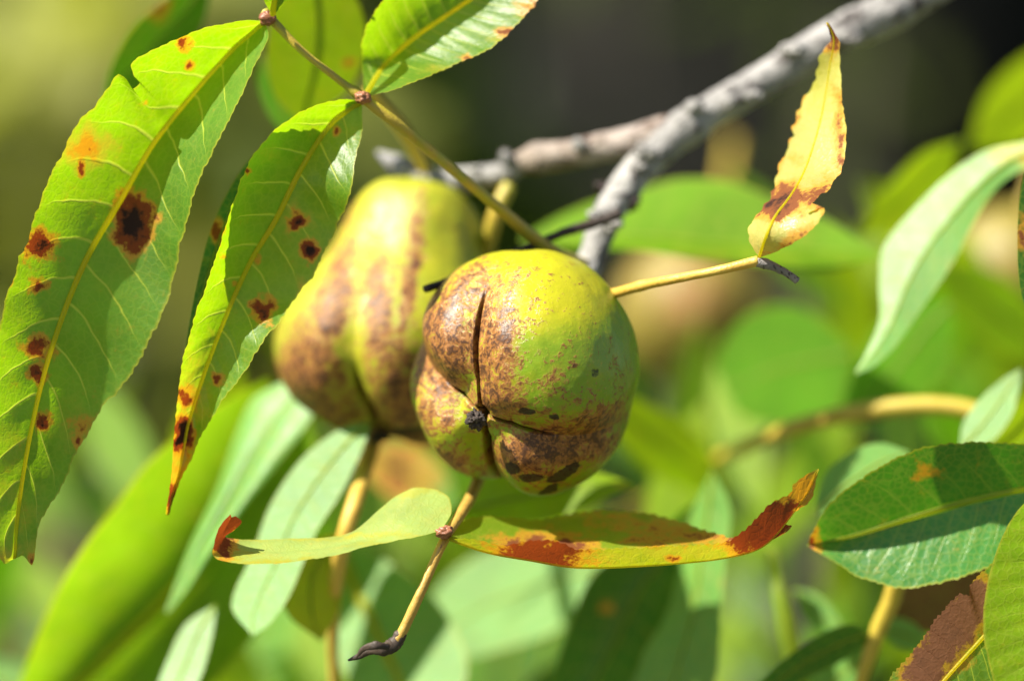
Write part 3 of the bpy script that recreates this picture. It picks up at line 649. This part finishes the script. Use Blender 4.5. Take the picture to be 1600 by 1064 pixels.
B_ = leaf('leaflet',
     [(563, 158, 8), (532, 156, 6), (490, 166, 4), (450, 187, 2), (420, 212, 1), (388, 255, 0), (358, 338, 0), (329, 423, 0), (306, 493, 1), (288, 550, 2), (278, 620, 3), (272, 680, 4), (268, 740, 5), (264, 775, 6), (258, 802, 7)],
     [(563, 160, 9), (522, 188, 9), (470, 265, 8), (430, 345, 7), (395, 402, 7), (365, 465, 7), (335, 540, 6), (310, 610, 7), (292, 670, 8), (280, 735, 8), (268, 775, 8), (261, 804, 8)],
     [(566, 160, 9), (566, 200, 8), (556, 250, 4), (548, 300, 2), (530, 345, 7), (500, 412, 7), (460, 470, 7), (415, 530, 1), (390, 570, 2), (350, 622, 4), (320, 672, 6), (300, 715, 7), (284, 746, 7.5), (272, 775, 8), (264, 804, 8)],
     M['near_b'], c1, nt=300, nu=38, teeth=50, tamp=1.6, rag=4, cup=1.0, quilt=0.25, midr=(5.5, 2), midmat=M['midrib'], seed=2,
     brown=[(468, 344, 12, 10, 0.95), (484, 390, 11, 12, 1.05), (410, 487, 14, 15, 0.85), (290, 618, 16, 14, 0.72), (286, 678, 12, 24, 1.2), (340, 594, 8, 8, 0.75), (266, 778, 7, 28, 0.85), (338, 365, 9, 12, 0.8), (405, 410, 6, 9, 0.5), (388, 268, 5, 5, 0.6), (525, 206, 6, 6, 0.6), (365, 442, 4, 4, 0.5), (350, 400, 4, 6, 0.5)],
     yellow=[(468, 342, 24, 18, 0.85), (470, 455, 14, 24, 0.7), (410, 487, 28, 26, 0.5), (292, 620, 36, 36, 0.85), (283, 720, 26, 60, 1.05), (300, 560, 40, 60, 0.5), (420, 240, 20, 20, 0.5), (336, 520, 12, 12, 0.6)])
tag(B_, 'narrow leaflet ending in a yellow and red drawn out tip')
C_ = leaf('leaflet',
     [(570, 150, 9), (566, 100, 17), (568, 58, 14), (584, 20, 12), (612, -16, 11), (680, -60, 11), (760, -85, 13), (830, -75, 16)],
     [(571, 150, 9), (600, 105, 18), (640, 65, 17), (690, 30, 16), (740, -4, 16), (790, -40, 16), (830, -72, 16)],
     [(573, 152, 9), (596, 146, 7), (640, 132, 4), (690, 110, 10), (737, 90, 9), (776, 70, 9), (802, 44, 10), (830, 15, 11), (846, -8, 12), (850, -40, 14), (832, -74, 16)],
     M['near_b'], c1, nt=200, nu=36, teeth=34, tamp=1.6, rag=4, cup=1.0, quilt=0.25, midr=(5.5, 2), midmat=M['midrib'], seed=3,
     brown=[(726, 92, 9, 5, 0.6), (792, 50, 12, 6, 0.75), (830, 8, 14, 12, 0.6)], yellow=[(700, 110, 40, 8, 0.6), (790, 60, 30, 14, 0.7), (830, 10, 26, 24, 0.6)])
tag(C_, 'leaflet rising from the lower joint, its edge browned')
leaf('leaflet', [(424, 22, 4), (412, 0, 1), (405, -40, -1), (420, -110, 1), (450, -150, 5)], None, [(428, 24, 4), (445, 4, 2), (480, -40, 1), (480, -100, 2), (452, -152, 5)],
     M['near_b'], c1, nt=60, nu=14, midr=(5, 2), midmat=M['midrib'], seed=4)

# ------------------------------------------------------------------ compound leaf below the nuts
c2 = empty('compound_leaf', W(np.array((735, 778, 20))))
tag(c2, 'withering compound leaf with two curled leaflets below the front nut', 'leaf')
tube('rachis', [(800, 640, 45), (760, 720, 34), (736, 776, 20), (722, 800, 10), (697, 838, 3), (662, 915, 0), (630, 984, 0), (618, 1004, 0)], [9, 9.5, 9.5, 9, 7.5, 7, 8, 8], M['orange_dim'], c2, n=90, seg=14, rough=0.05, rfreq=0.08)
blob('leaf_joint', (694, 831, 1), 13, 11, 10, M['node'], c2, 0.3, 5)
tube('withered_end', [(630, 988, 0), (616, 1006, 0), (598, 1014, -1), (576, 1016, 0), (562, 1024, 0), (544, 1031, 1)], [9, 13, 10, 7, 5, 1.5], M['shrivel'], c2, n=60, seg=14, rough=0.30, rfreq=0.09, flat=0.7)
tube('withered_scale', [(608, 1010, -3), (588, 1008, -4), (570, 1012, -3), (556, 1028, -2)], [5, 7, 5, 1], M['shrivel'], c2, n=30, seg=10, rough=0.3, rfreq=0.1, flat=0.4)
G_ = leaf('leaflet',
     [(702, 838, 2), (724, 812, 12), (780, 807, 18), (840, 812, 20), (900, 801, 22), (950, 795, 22), (1000, 800, 22), (1060, 814, 18), (1110, 830, 14), (1150, 840, 4), (1172, 832, 2), (1200, 822, 2), (1226, 832, 2), (1236, 822, 2), (1226, 818, 2), (1214, 812, 2), (1240, 800, 2), (1266, 782, 2), (1274, 756, 2), (1279, 732, 2)],
     [(702, 842, 1), (760, 862, 0), (830, 875, -1), (900, 886, -1), (1000, 884, -1), (1100, 876, -1), (1150, 868, 0), (1188, 856, 0), (1216, 832, 1), (1240, 800, 1), (1262, 770, 2), (1279, 733, 2)],
     [(702, 842, 1), (740, 842, -3), (785, 852, -5), (806, 848, -6), (830, 845, -7), (858, 844, -7), (880, 848, -6), (900, 858, -5), (950, 857, -5), (1000, 855, -5), (1060, 852, -5), (1130, 847, -4), (1158, 832, -3), (1184, 806, -2), (1206, 786, -1), (1236, 770, 0), (1240, 757, 0), (1256, 744, 1), (1278, 732, 2)],
     M['boat'], c2, nt=320, nu=30, teeth=44, tamp=3.2, rag=2.5, cup=0.0, quilt=0.1, midr=(2.5, 1), midmat=M['midrib'], seed=5, wave=0.1,
     brown=[(845, 862, 60, 22, 0.95), (1185, 828, 44, 38, 0.95), (1215, 805, 30, 28, 0.85), (1100, 838, 60, 8, 0.5), (1010, 845, 40, 8, 0.45), (1050, 872, 8, 5, 0.6), (960, 815, 40, 16, 0.36), (1040, 835, 50, 14, 0.45), (1220, 828, 20, 10, 0.55), (1000, 820, 14, 10, 0.42)],
     yellow=[(930, 870, 160, 14, 0.6), (1060, 862, 140, 16, 0.66), (1255, 765, 28, 36, 1.15), (1060, 818, 80, 9, 0.7), (900, 803, 70, 6, 0.5), (1180, 850, 60, 12, 0.85), (740, 850, 50, 12, 0.5)])
tag(G_, 'boat shaped leaflet with toothed edge and rust red upturned tip')
H_ = leaf('leaflet',
     [(690, 829, 1), (640, 841, -2), (580, 852, -4), (520, 868, -5), (460, 877, -6), (400, 881, -6), (355, 878, -5), (334, 868, -4), (336, 846, -4), (344, 822, -3), (360, 803, -2)],
     [(690, 828, 1), (650, 820, 2), (590, 838, 2), (520, 853, 2), (460, 860, 2), (400, 862, 1), (362, 858, 0), (346, 850, 0), (350, 830, 0), (362, 808, -1)],
     [(691, 826, 1), (705, 800, 6), (700, 776, 9), (680, 765, 10), (650, 762, 10), (620, 774, 10), (590, 798, 9), (555, 828, 8), (520, 838, 7), (460, 841, 6), (400, 843, 5), (366, 841, 3), (352, 838, 2), (366, 828, 1), (378, 815, 0), (368, 806, -1)],
     M['pale'], c2, nt=220, nu=24, teeth=0, rag=2.5, midmat=None, seed=6,
     brown=[(346, 838, 16, 26, 1.0), (368, 812, 14, 12, 0.9)], yellow=[(345, 868, 40, 12, 0.9), (450, 880, 120, 8, 0.8), (450, 842, 120, 5, 0.6), (560, 835, 120, 6, 0.6), (640, 768, 60, 10, 0.6), (590, 850, 60, 6, 0.6)])
tag(H_, 'pale lime leaflet with a red curled tip')

# ------------------------------------------------------------------ orange stalk with the autumn leaflet, right
c3 = empty('compound_leaf', W(np.array((958, 461, 14))))
tag(c3, 'orange leaf stalk right of the front nut holding one upright yellow leaflet', 'leaf')
tube('rachis', [(905, 452, 36), (925, 465, 27), (958, 459, 16), (1005, 446, 10), (1060, 435, 5), (1120, 423, 1), (1184, 408, 0)], [9, 8.5, 8, 7.5, 7, 7.5, 8.5], M['orange'], c3, n=80, seg=14, rough=0.05, rfreq=0.08, bulges=((0.35, 0.03, 0.1),))
tube('withered_end', [(1178, 409, 0), (1198, 413, 0), (1218, 421, 0), (1234, 430, 0), (1246, 439, 0)], [8, 8.5, 6.5, 6, 6], M['dead'], c3, n=50, seg=14, rough=0.16, rfreq=0.12)
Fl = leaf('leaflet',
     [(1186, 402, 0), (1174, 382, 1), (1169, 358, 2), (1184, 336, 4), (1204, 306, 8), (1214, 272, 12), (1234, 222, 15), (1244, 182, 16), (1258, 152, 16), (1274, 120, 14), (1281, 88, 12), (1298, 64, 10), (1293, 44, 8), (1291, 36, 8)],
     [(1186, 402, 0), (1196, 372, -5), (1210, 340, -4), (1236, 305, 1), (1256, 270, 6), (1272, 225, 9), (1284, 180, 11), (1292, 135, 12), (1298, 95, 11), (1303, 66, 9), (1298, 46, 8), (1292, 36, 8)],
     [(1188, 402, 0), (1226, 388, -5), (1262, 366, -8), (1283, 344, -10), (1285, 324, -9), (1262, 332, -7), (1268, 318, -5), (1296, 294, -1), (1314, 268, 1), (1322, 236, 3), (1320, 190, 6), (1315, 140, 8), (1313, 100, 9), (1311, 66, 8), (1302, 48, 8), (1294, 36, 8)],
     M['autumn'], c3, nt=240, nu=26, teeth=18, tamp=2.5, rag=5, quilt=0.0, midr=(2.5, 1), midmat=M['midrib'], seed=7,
     brown=[(1218, 316, 36, 18, 0.98, -15), (1268, 306, 36, 15, 0.66, -35), (1297, 54, 12, 22, 0.95), (1313, 235, 9, 70, 0.55), (1240, 375, 34, 10, 0.5, -30), (1230, 214, 6, 70, 0.5, 20), (1280, 318, 14, 14, 0.55), (1245, 250, 10, 10, .36)],  # diagonal band: dead tissue, plus shade on the lower part painted brown
     yellow=[(1200, 355, 20, 20, 0.0), (1275, 110, 30, 60, 0.4)])
tag(Fl, 'yellow leaflet with a brown band of dead tissue and painted shade, and a dark drawn out tip')

# ------------------------------------------------------------------ leaves around, out of focus
LIT = (-0.44, -0.58); BACK = (0.45, 0.7); FLAT = (0, 0); SHADE = (0.2, 0.35)
SL = single_leaf
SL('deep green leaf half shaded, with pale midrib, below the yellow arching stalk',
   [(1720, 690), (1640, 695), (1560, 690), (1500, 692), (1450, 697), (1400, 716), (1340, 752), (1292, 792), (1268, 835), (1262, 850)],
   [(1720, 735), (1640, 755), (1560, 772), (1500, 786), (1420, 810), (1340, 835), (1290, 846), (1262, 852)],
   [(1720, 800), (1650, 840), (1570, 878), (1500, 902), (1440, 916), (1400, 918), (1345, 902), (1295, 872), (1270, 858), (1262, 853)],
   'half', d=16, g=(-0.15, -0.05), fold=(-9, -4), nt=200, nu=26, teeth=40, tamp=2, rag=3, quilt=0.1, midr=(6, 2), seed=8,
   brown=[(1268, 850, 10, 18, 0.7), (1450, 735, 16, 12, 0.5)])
SL('broad smooth leaf edge of fresh green overlapping a brown blotched leaf',
   [(1700, 720), (1640, 758), (1600, 786), (1566, 838), (1546, 898), (1536, 968), (1544, 1030), (1568, 1100), (1640, 1180)],
   [(1720, 740), (1690, 800), (1665, 900), (1650, 1000), (1645, 1100), (1645, 1180)],
   [(1740, 740), (1780, 800), (1800, 900), (1780, 1000), (1740, 1100), (1650, 1180)],
   'lime', d=-5, g=(-0.15, -0.25), fold=(-3, -3), nt=160, nu=24, rag=1.5, quilt=0.25, midr=(6, 2), seed=9, yellow=[(1560, 900, 12, 200, 0.2)])
SL('green leaf with a big brown dead blotch beside the smooth fresh leaf edge',
   [(1570, 860), (1535, 893), (1516, 912), (1514, 930), (1498, 928), (1470, 958), (1430, 1010), (1385, 1066), (1330, 1140)],
   [(1590, 930), (1560, 968), (1530, 1002), (1495, 1040), (1455, 1085), (1400, 1140), (1332, 1150)],
   [(1640, 1000), (1600, 1060), (1560, 1110), (1500, 1150), (1420, 1180), (1334, 1152)],
   'blotch', d=2, g=(-0.1, -0.1), fold=(-2, 2), nt=200, nu=30, teeth=40, tamp=4, rag=4, quilt=0.15, midr=(4, 2), midmat='midrib', seed=10,
   brown=[(1490, 975, 32, 56, 1.0, 35), (1452, 1035, 24, 50, 1.0, 35), (1532, 938, 26, 32, 0.9)], yellow=[(1430, 1035, 14, 60, 0.6, 30)])
SL('long pale glossy leaf hanging in a curve to a point at the right',
   [(1660, 250), (1625, 222), (1590, 224), (1535, 238), (1480, 276), (1420, 335), (1380, 388), (1374, 440), (1374, 500), (1354, 550), (1336, 582)],
   [(1660, 255), (1625, 240), (1585, 248), (1535, 285), (1490, 335), (1445, 395), (1415, 450), (1390, 510), (1362, 555), (1337, 583)],
   [(1660, 262), (1625, 258), (1590, 270), (1558, 294), (1520, 350), (1490, 410), (1442, 480), (1400, 540), (1366, 572), (1338, 585)],
   'mint', d=45, g=(-0.40, -0.5), fold=(1, 1), nt=90, nu=12, seed=11, yellow=[(1590, 240, 40, 20, 0.8)], midr=(4, 1))
SL('large blurred leaf lying level behind the fork, glossy above and lime below',
   [(815, 372), (870, 340), (930, 315), (1000, 296), (1060, 280), (1140, 284), (1200, 306), (1290, 342), (1372, 392)],
   [(815, 374), (900, 372), (1000, 370), (1100, 378), (1200, 385), (1290, 392), (1374, 396)],
   [(815, 378), (900, 388), (1000, 392), (1080, 404), (1160, 414), (1290, 424), (1376, 402)],
   'fresh', d=78, g=(-0.15, -0.55), fold=(4, -14), nt=80, nu=12, seed=12, yellow=[(1100, 402, 220, 12, 0.5)])
SL('blurred lime leaf slanting beside the pale hanging leaf', [(1500, 220), (1440, 240), (1380, 300), (1342, 360)], None, [(1500, 222), (1490, 270), (1430, 340), (1345, 372)], 'lime', d=110, g=BACK, nt=40, nu=8, seed=13)
SL('blurred yellow green leaf high above the pale hanging leaf', [(1680, 60), (1600, 90), (1540, 150), (1515, 230)], None, [(1690, 100), (1660, 180), (1590, 230), (1520, 236)], 'lime', d=150, g=BACK, nt=40, nu=8, seed=14)
SL('dark green leaf edge hanging past the ochre nut', [(1620, 220), (1598, 280), (1590, 350), (1592, 440), (1606, 500)], None, [(1640, 220), (1670, 300), (1680, 400), (1640, 480), (1608, 502)], 'deep', d=8, g=(0.1, 0), nt=60, nu=10, seed=15, brown=[(1598, 370, 8, 18, 0.8)])
SL('round looking bright green leaf far behind the tan nut', [(1330, 540), (1250, 480), (1170, 490), (1120, 560), (1135, 615)], None, [(1330, 560), (1310, 640), (1230, 665), (1160, 650), (1137, 618)], 'green', d=120, g=(-0.2, -0.25), nt=40, nu=8, seed=16)
SL('green leaf behind the point of the pale hanging leaf', [(1480, 470), (1400, 480), (1340, 560), (1310, 660)], None, [(1490, 480), (1480, 570), (1420, 640), (1315, 664)], 'green', d=100, g=(-0.1, -0.2), nt=40, nu=8, seed=17)
SL('slim pale upright leaf at the yellow arching stalk', [(1500, 700), (1505, 660), (1535, 620), (1570, 590), (1594, 576)], None, [(1504, 702), (1548, 690), (1580, 650), (1592, 610), (1596, 578)], 'mint', d=42, g=(-0.35, -0.5), nt=50, nu=8, seed=18)
SL('slim lime upright leaf at the yellow arching stalk', [(1530, 705), (1555, 680), (1590, 630), (1625, 590), (1660, 560)], None, [(1535, 707), (1590, 695), (1630, 660), (1655, 610), (1662, 562)], 'lime', d=48, g=BACK, nt=50, nu=8, seed=19)
SL('pale glossy leaf top showing behind the half shaded leaf', [(1270, 800), (1290, 740), (1330, 705), (1375, 692), (1420, 705)], None, [(1272, 804), (1320, 800), (1370, 770), (1410, 730), (1422, 707)], 'mint', d=42, g=(-0.2, -0.3), nt=50, nu=8, seed=20)
SL('lime leaf blurred between the front nut and the half shaded leaf', [(940, 600), (1000, 625), (1070, 660), (1120, 720), (1140, 770)], None, [(942, 606), (960, 680), (1020, 740), (1090, 770), (1138, 774)], 'lime', d=110, g=(0.3, 0.5), nt=40, nu=8, seed=21)
SL('shaded part of one leaf, shade painted deep green, hanging under the boat shaped leaflet',
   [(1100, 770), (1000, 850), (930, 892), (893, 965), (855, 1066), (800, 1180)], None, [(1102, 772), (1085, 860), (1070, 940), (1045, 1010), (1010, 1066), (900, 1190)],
   'deep', d=72, g=(0.25, 0.35), cup=2, nt=60, nu=10, seed=22, brown=[(945, 950, 10, 8, 0.6)])  # one leaf split at its shadow edge; the dark material paints the shade
SL('sunlit part of that split leaf, light painted pale, crossing behind the boat shaped leaflet',
   [(1112, 735), (1085, 790), (1062, 885), (1040, 960), (1010, 1012), (985, 1080), (960, 1190)],
   [(1113, 735), (1108, 790), (1094, 885), (1082, 960), (1066, 1020), (1040, 1090), (962, 1190)],
   [(1114, 735), (1142, 795), (1132, 880), (1126, 960), (1122, 1040), (1100, 1110), (965, 1190)],
   'mint', d=61, g=(-0.4, -0.1), fold=(3, -2), nt=60, nu=10, seed=41, rag=3)  # sunlit side of the same leaf, a separate strip in paler colour
SL('wide pale glossy leaf below the boat shaped leaflet', [(960, 880), (880, 845), (790, 850), (710, 890), (660, 960), (640, 1030)], None, [(960, 884), (920, 940), (870, 985), (800, 1010), (720, 1030), (642, 1036)], 'mint', d=104, g=(-0.36, -0.42), nt=50, nu=10, seed=23)
SL('pale glossy leaf with yellow midrib behind the withered stalk end', [(525, 850), (510, 920), (520, 1000), (560, 1090), (660, 1160)], [(525, 850), (556, 920), (590, 990), (625, 1065), (664, 1160)], [(528, 850), (610, 880), (690, 950), (730, 1050), (670, 1160)],
   'mint', d=74, g=(-0.36, -0.45), nt=60, nu=10, seed=24, midmat='midrib', midr=(9, 4))
SL('yellow leaf glowing behind the pale lime leaflet', [(545, 830), (480, 845), (435, 890), (450, 960), (500, 1000)], None, [(548, 835), (540, 890), (530, 950), (504, 1000)], 'gold', d=42, g=(0.3, 0.4), nt=40, nu=8, seed=25)
SL('large bright green leaf with light margin low on the left',
   [(420, 590), (330, 640), (232, 722), (180, 790), (132, 852), (80, 942), (30, 1066), (0, 1150)],
   [(430, 640), (380, 770), (320, 860), (250, 940), (180, 1010), (120, 1070), (10, 1160)],
   [(480, 640), (500, 740), (470, 850), (420, 960), (340, 1060), (240, 1140), (20, 1170)],
   'fresh', d=78, g=(0.3, 0.35), fold=(-12, -12), cup=5, nt=90, nu=14, seed=26, midmat='midrib', midr=(9, 4), yellow=[(60, 1010, 30, 60, 0.4), (110, 880, 14, 160, 0.25, 30)])
SL('long pale glossy leaf pointing down left of the rear nut', [(455, 590), (425, 605), (394, 625), (368, 680), (338, 765), (298, 850), (258, 955)], None, [(500, 600), (488, 650), (434, 725), (374, 805), (328, 868), (294, 920), (262, 958)], 'mint', d=57, g=(-0.42, -0.5), fold=(2, -2), nt=60, nu=10, seed=27, cup=-1.5)
SL('broad pale glossy leaf under the rear nut', [(575, 660), (532, 670), (474, 714), (424, 786), (394, 866), (362, 945), (392, 990)], None, [(580, 664), (562, 712), (530, 775), (492, 835), (452, 930), (420, 975), (396, 992)], 'mint', d=39, g=(-0.40, -0.45), cup=0, nt=60, nu=10, seed=28)
SL('narrow pale leaf strip beneath the large bright leaf', [(335, 945), (290, 975), (262, 1030), (240, 1090), (230, 1150)], None, [(338, 948), (330, 1000), (312, 1060), (280, 1110), (234, 1150)], 'mint', d=46, g=LIT, nt=40, nu=8, seed=29)
SL('lime leaf with pale tip tucked under the front nut', [(700, 800, 54), (760, 745, 52), (830, 715, 52), (900, 728, 50), (950, 742, 49), (988, 756, 47)], [(702, 804, 53), (790, 782, 50), (860, 770, 48), (930, 760, 47), (989, 758, 46)], [(704, 808, 52), (790, 814, 48), (858, 810, 46), (905, 796, 45), (950, 776, 45), (990, 761, 46)], 'lime', nt=60, nu=10, seed=30, yellow=[(975, 758, 22, 10, 0.8)])
SL('pale leaf with a pinkish patch below the rear nut', [(560, 690), (600, 690), (660, 700), (700, 740), (712, 800)], None, [(562, 694), (580, 750), (630, 790), (680, 806), (710, 804)], 'mint', d=112, g=(-0.15, -0.2), nt=40, nu=8, seed=31, brown=[(622, 738, 46, 46, 0.62)])
SL('glowing lime leaf hanging behind the upper leaf joints', [(450, -60), (425, 20), (418, 90), (430, 150), (470, 192)], None, [(520, -60), (562, 10), (572, 75), (545, 140), (474, 194)], 'lime', d=48, g=(0.5, 0.3), nt=60, nu=10, seed=32, yellow=[(545, 95, 12, 8, 0.6)], brown=[(546, 96, 9, 5, 0.6)])
SL('dull green leaf blurred behind the top of the largest leaflet', [(330, -60), (270, -10), (210, 40), (170, 110), (160, 160)], None, [(332, -55), (320, 30), (280, 90), (220, 140), (163, 163)], 'green', d=62, g=(0.3, 0.3), nt=40, nu=8, seed=33, brown=[(245, 8, 14, 18, 0.6)])
SL('dark narrow leaf edge behind the yellow tipped leaflet', [(430, 210), (380, 262), (332, 352), (306, 450), (288, 550)], None, [(434, 214), (404, 280), (364, 370), (332, 450), (290, 553)], 'deep', d=14, g=(0.1, 0.0), nt=50, nu=8, seed=34, brown=[(338, 362, 10, 14, 0.8)])
SL('small green leaf bit below the glowing lime leaf', [(410, 90), (402, 130), (420, 180), (450, 215)], None, [(412, 90), (450, 120), (462, 170), (452, 217)], 'green', d=62, g=FLAT, nt=30, nu=6, seed=35)
SL('rusty brown dead leaf in the shade beside the brown blotched leaf', [(1560, 860), (1480, 880), (1410, 910), (1385, 960)], None, [(1562, 866), (1530, 940), (1460, 990), (1388, 965)], 'brownleaf', d=60, g=SHADE, nt=40, nu=8, seed=36, midmat=None)
lowr = (([(1402, 905, 38), (1392, 940, 40), (1372, 985, 42), (1350, 1050, 44), (1330, 1110, 48)], [15, 14, 13, 10, 10], 'ochre'))
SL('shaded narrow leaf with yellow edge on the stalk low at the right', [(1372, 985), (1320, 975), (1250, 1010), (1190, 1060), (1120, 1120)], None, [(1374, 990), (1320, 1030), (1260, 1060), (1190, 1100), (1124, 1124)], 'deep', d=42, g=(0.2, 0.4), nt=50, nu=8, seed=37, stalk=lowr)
SL('pale glossy leaf wedge under the narrow shaded leaf', [(1365, 1000), (1310, 1020), (1260, 1060), (1220, 1130)], None, [(1368, 1004), (1350, 1060), (1300, 1120), (1226, 1134)], 'mint', d=66, g=(-0.2, -0.2), nt=40, nu=8, seed=38)
SL('small pale leaf right of the ochre stalk joint', [(1380, 985), (1400, 965), (1430, 975), (1460, 1010)], None, [(1380, 988), (1400, 1010), (1430, 1016), (1460, 1012)], 'mint', d=56, g=(-0.2, -0.2), nt=30, nu=6, seed=39)
SL('pale glossy leaf patch in the gap above the narrow shaded leaf', [(1240, 920), (1270, 925), (1300, 950), (1316, 975)], None, [(1242, 924), (1255, 965), (1285, 985), (1314, 978)], 'mint', d=70, g=(-0.2, -0.3), nt=30, nu=6, seed=40)

def lone_stalk(label, pts, rad, mat, name='leaf_stalk'):
    return tag(tube(name, pts, rad, M[mat], None, n=60, seg=12, rough=0.05, rfreq=0.06), label, 'stalk')
lone_stalk('yellow stalk arching across the leaves on the right', [(930, 840, 260), (1060, 752, 150), (1180, 690, 90), (1290, 654, 72), (1400, 636, 68), (1490, 636, 66), (1560, 655, 64), (1640, 690, 62)], [4, 6, 10, 13, 14, 14, 14, 14], 'ochre')
lone_stalk('thick yellow stalk rising below the rear nut', [(640, 560, 90), (602, 640, 74), (582, 694, 54), (560, 768, 40), (541, 830, 36), (526, 900, 42), (520, 1000, 52), (525, 1120, 60)], [12, 12, 13, 13, 13, 10, 8, 8], 'orange')
lone_stalk('short yellow stalk hanging from the twig between the nuts', [(796, 290, 54), (782, 318, 53), (768, 360, 54), (758, 410, 58), (750, 480, 66)], [12, 13, 12, 12, 10], 'rachis')
lone_stalk('yellowish stalk crossing behind the compound leaf stalk at the twig', [(575, 138, 46), (612, 182, 50), (640, 218, 54), (660, 256, 56), (668, 282, 57)], [9, 11, 12, 12, 9], 'ochre')
lone_stalk('upright lime stalk below the boat shaped leaflet tip', [(1205, 860, 66), (1212, 900, 64), (1222, 950, 62), (1232, 1000, 62), (1250, 1080, 64)], [12, 12, 13, 13, 12], 'midrib_dim')

# more leaves of the same branch deeper in, blurred to patches of colour
def lens(px, py, ln, wd, ang):
    ca, sa = math.cos(ang), math.sin(ang); L, Rr = [], []
    for t in np.linspace(0, 1, 7):
        w = wd * math.sin(math.pi * t ** 0.85) ** 0.9; x = (t - 0.5) * ln
        L.append((px + x * ca - w * sa, py + x * sa + w * ca)); Rr.append((px + x * ca + w * sa, py + x * sa - w * ca))
    return L, Rr
fill_lab = {'green': 'mid green leaf blurred deep behind the nuts and twigs', 'lime': 'yellow green leaf blurred deep behind the nuts and twigs', 'deep': 'dark green leaf blurred deep behind the nuts and twigs', 'mint': 'pale glossy leaf blurred deep behind the nuts and twigs', 'fresh': 'fresh green leaf blurred deep behind the nuts and twigs'}
g2 = random.Random(21)
spots = [(x, y) for x in range(30, 1640, 98) for y in (630, 745, 860, 970, 1060)] + [(x, 520) for x in range(960, 1640, 90)] + [(x, 420) for x in range(1020, 1640, 120)]
for i, (x, y) in enumerate(spots):
    x += g2.uniform(-50, 50); y += g2.uniform(-45, 45); d = g2.uniform(115, 380)
    if (x < 520 and y < 700) or (930 < x < 1230 and y < 590): continue
    kind = g2.choices(['green', 'lime', 'deep', 'mint', 'fresh'], [3, 5, 2, 2, 4])[0]
    L, Rr = lens(x, y, g2.uniform(220, 360), g2.uniform(28, 52), g2.uniform(0.6, 2.3))
    single_leaf(fill_lab[kind], L, None, Rr, kind, group='blurred %s leaves deep behind' % kind, d=d, g=g2.choice([(-0.4, -0.5), (-0.2, -0.3), (0.5, 0.6), (0.3, 0.8), (0.1, 0.1)]), nt=24, nu=5, seed=100 + i)
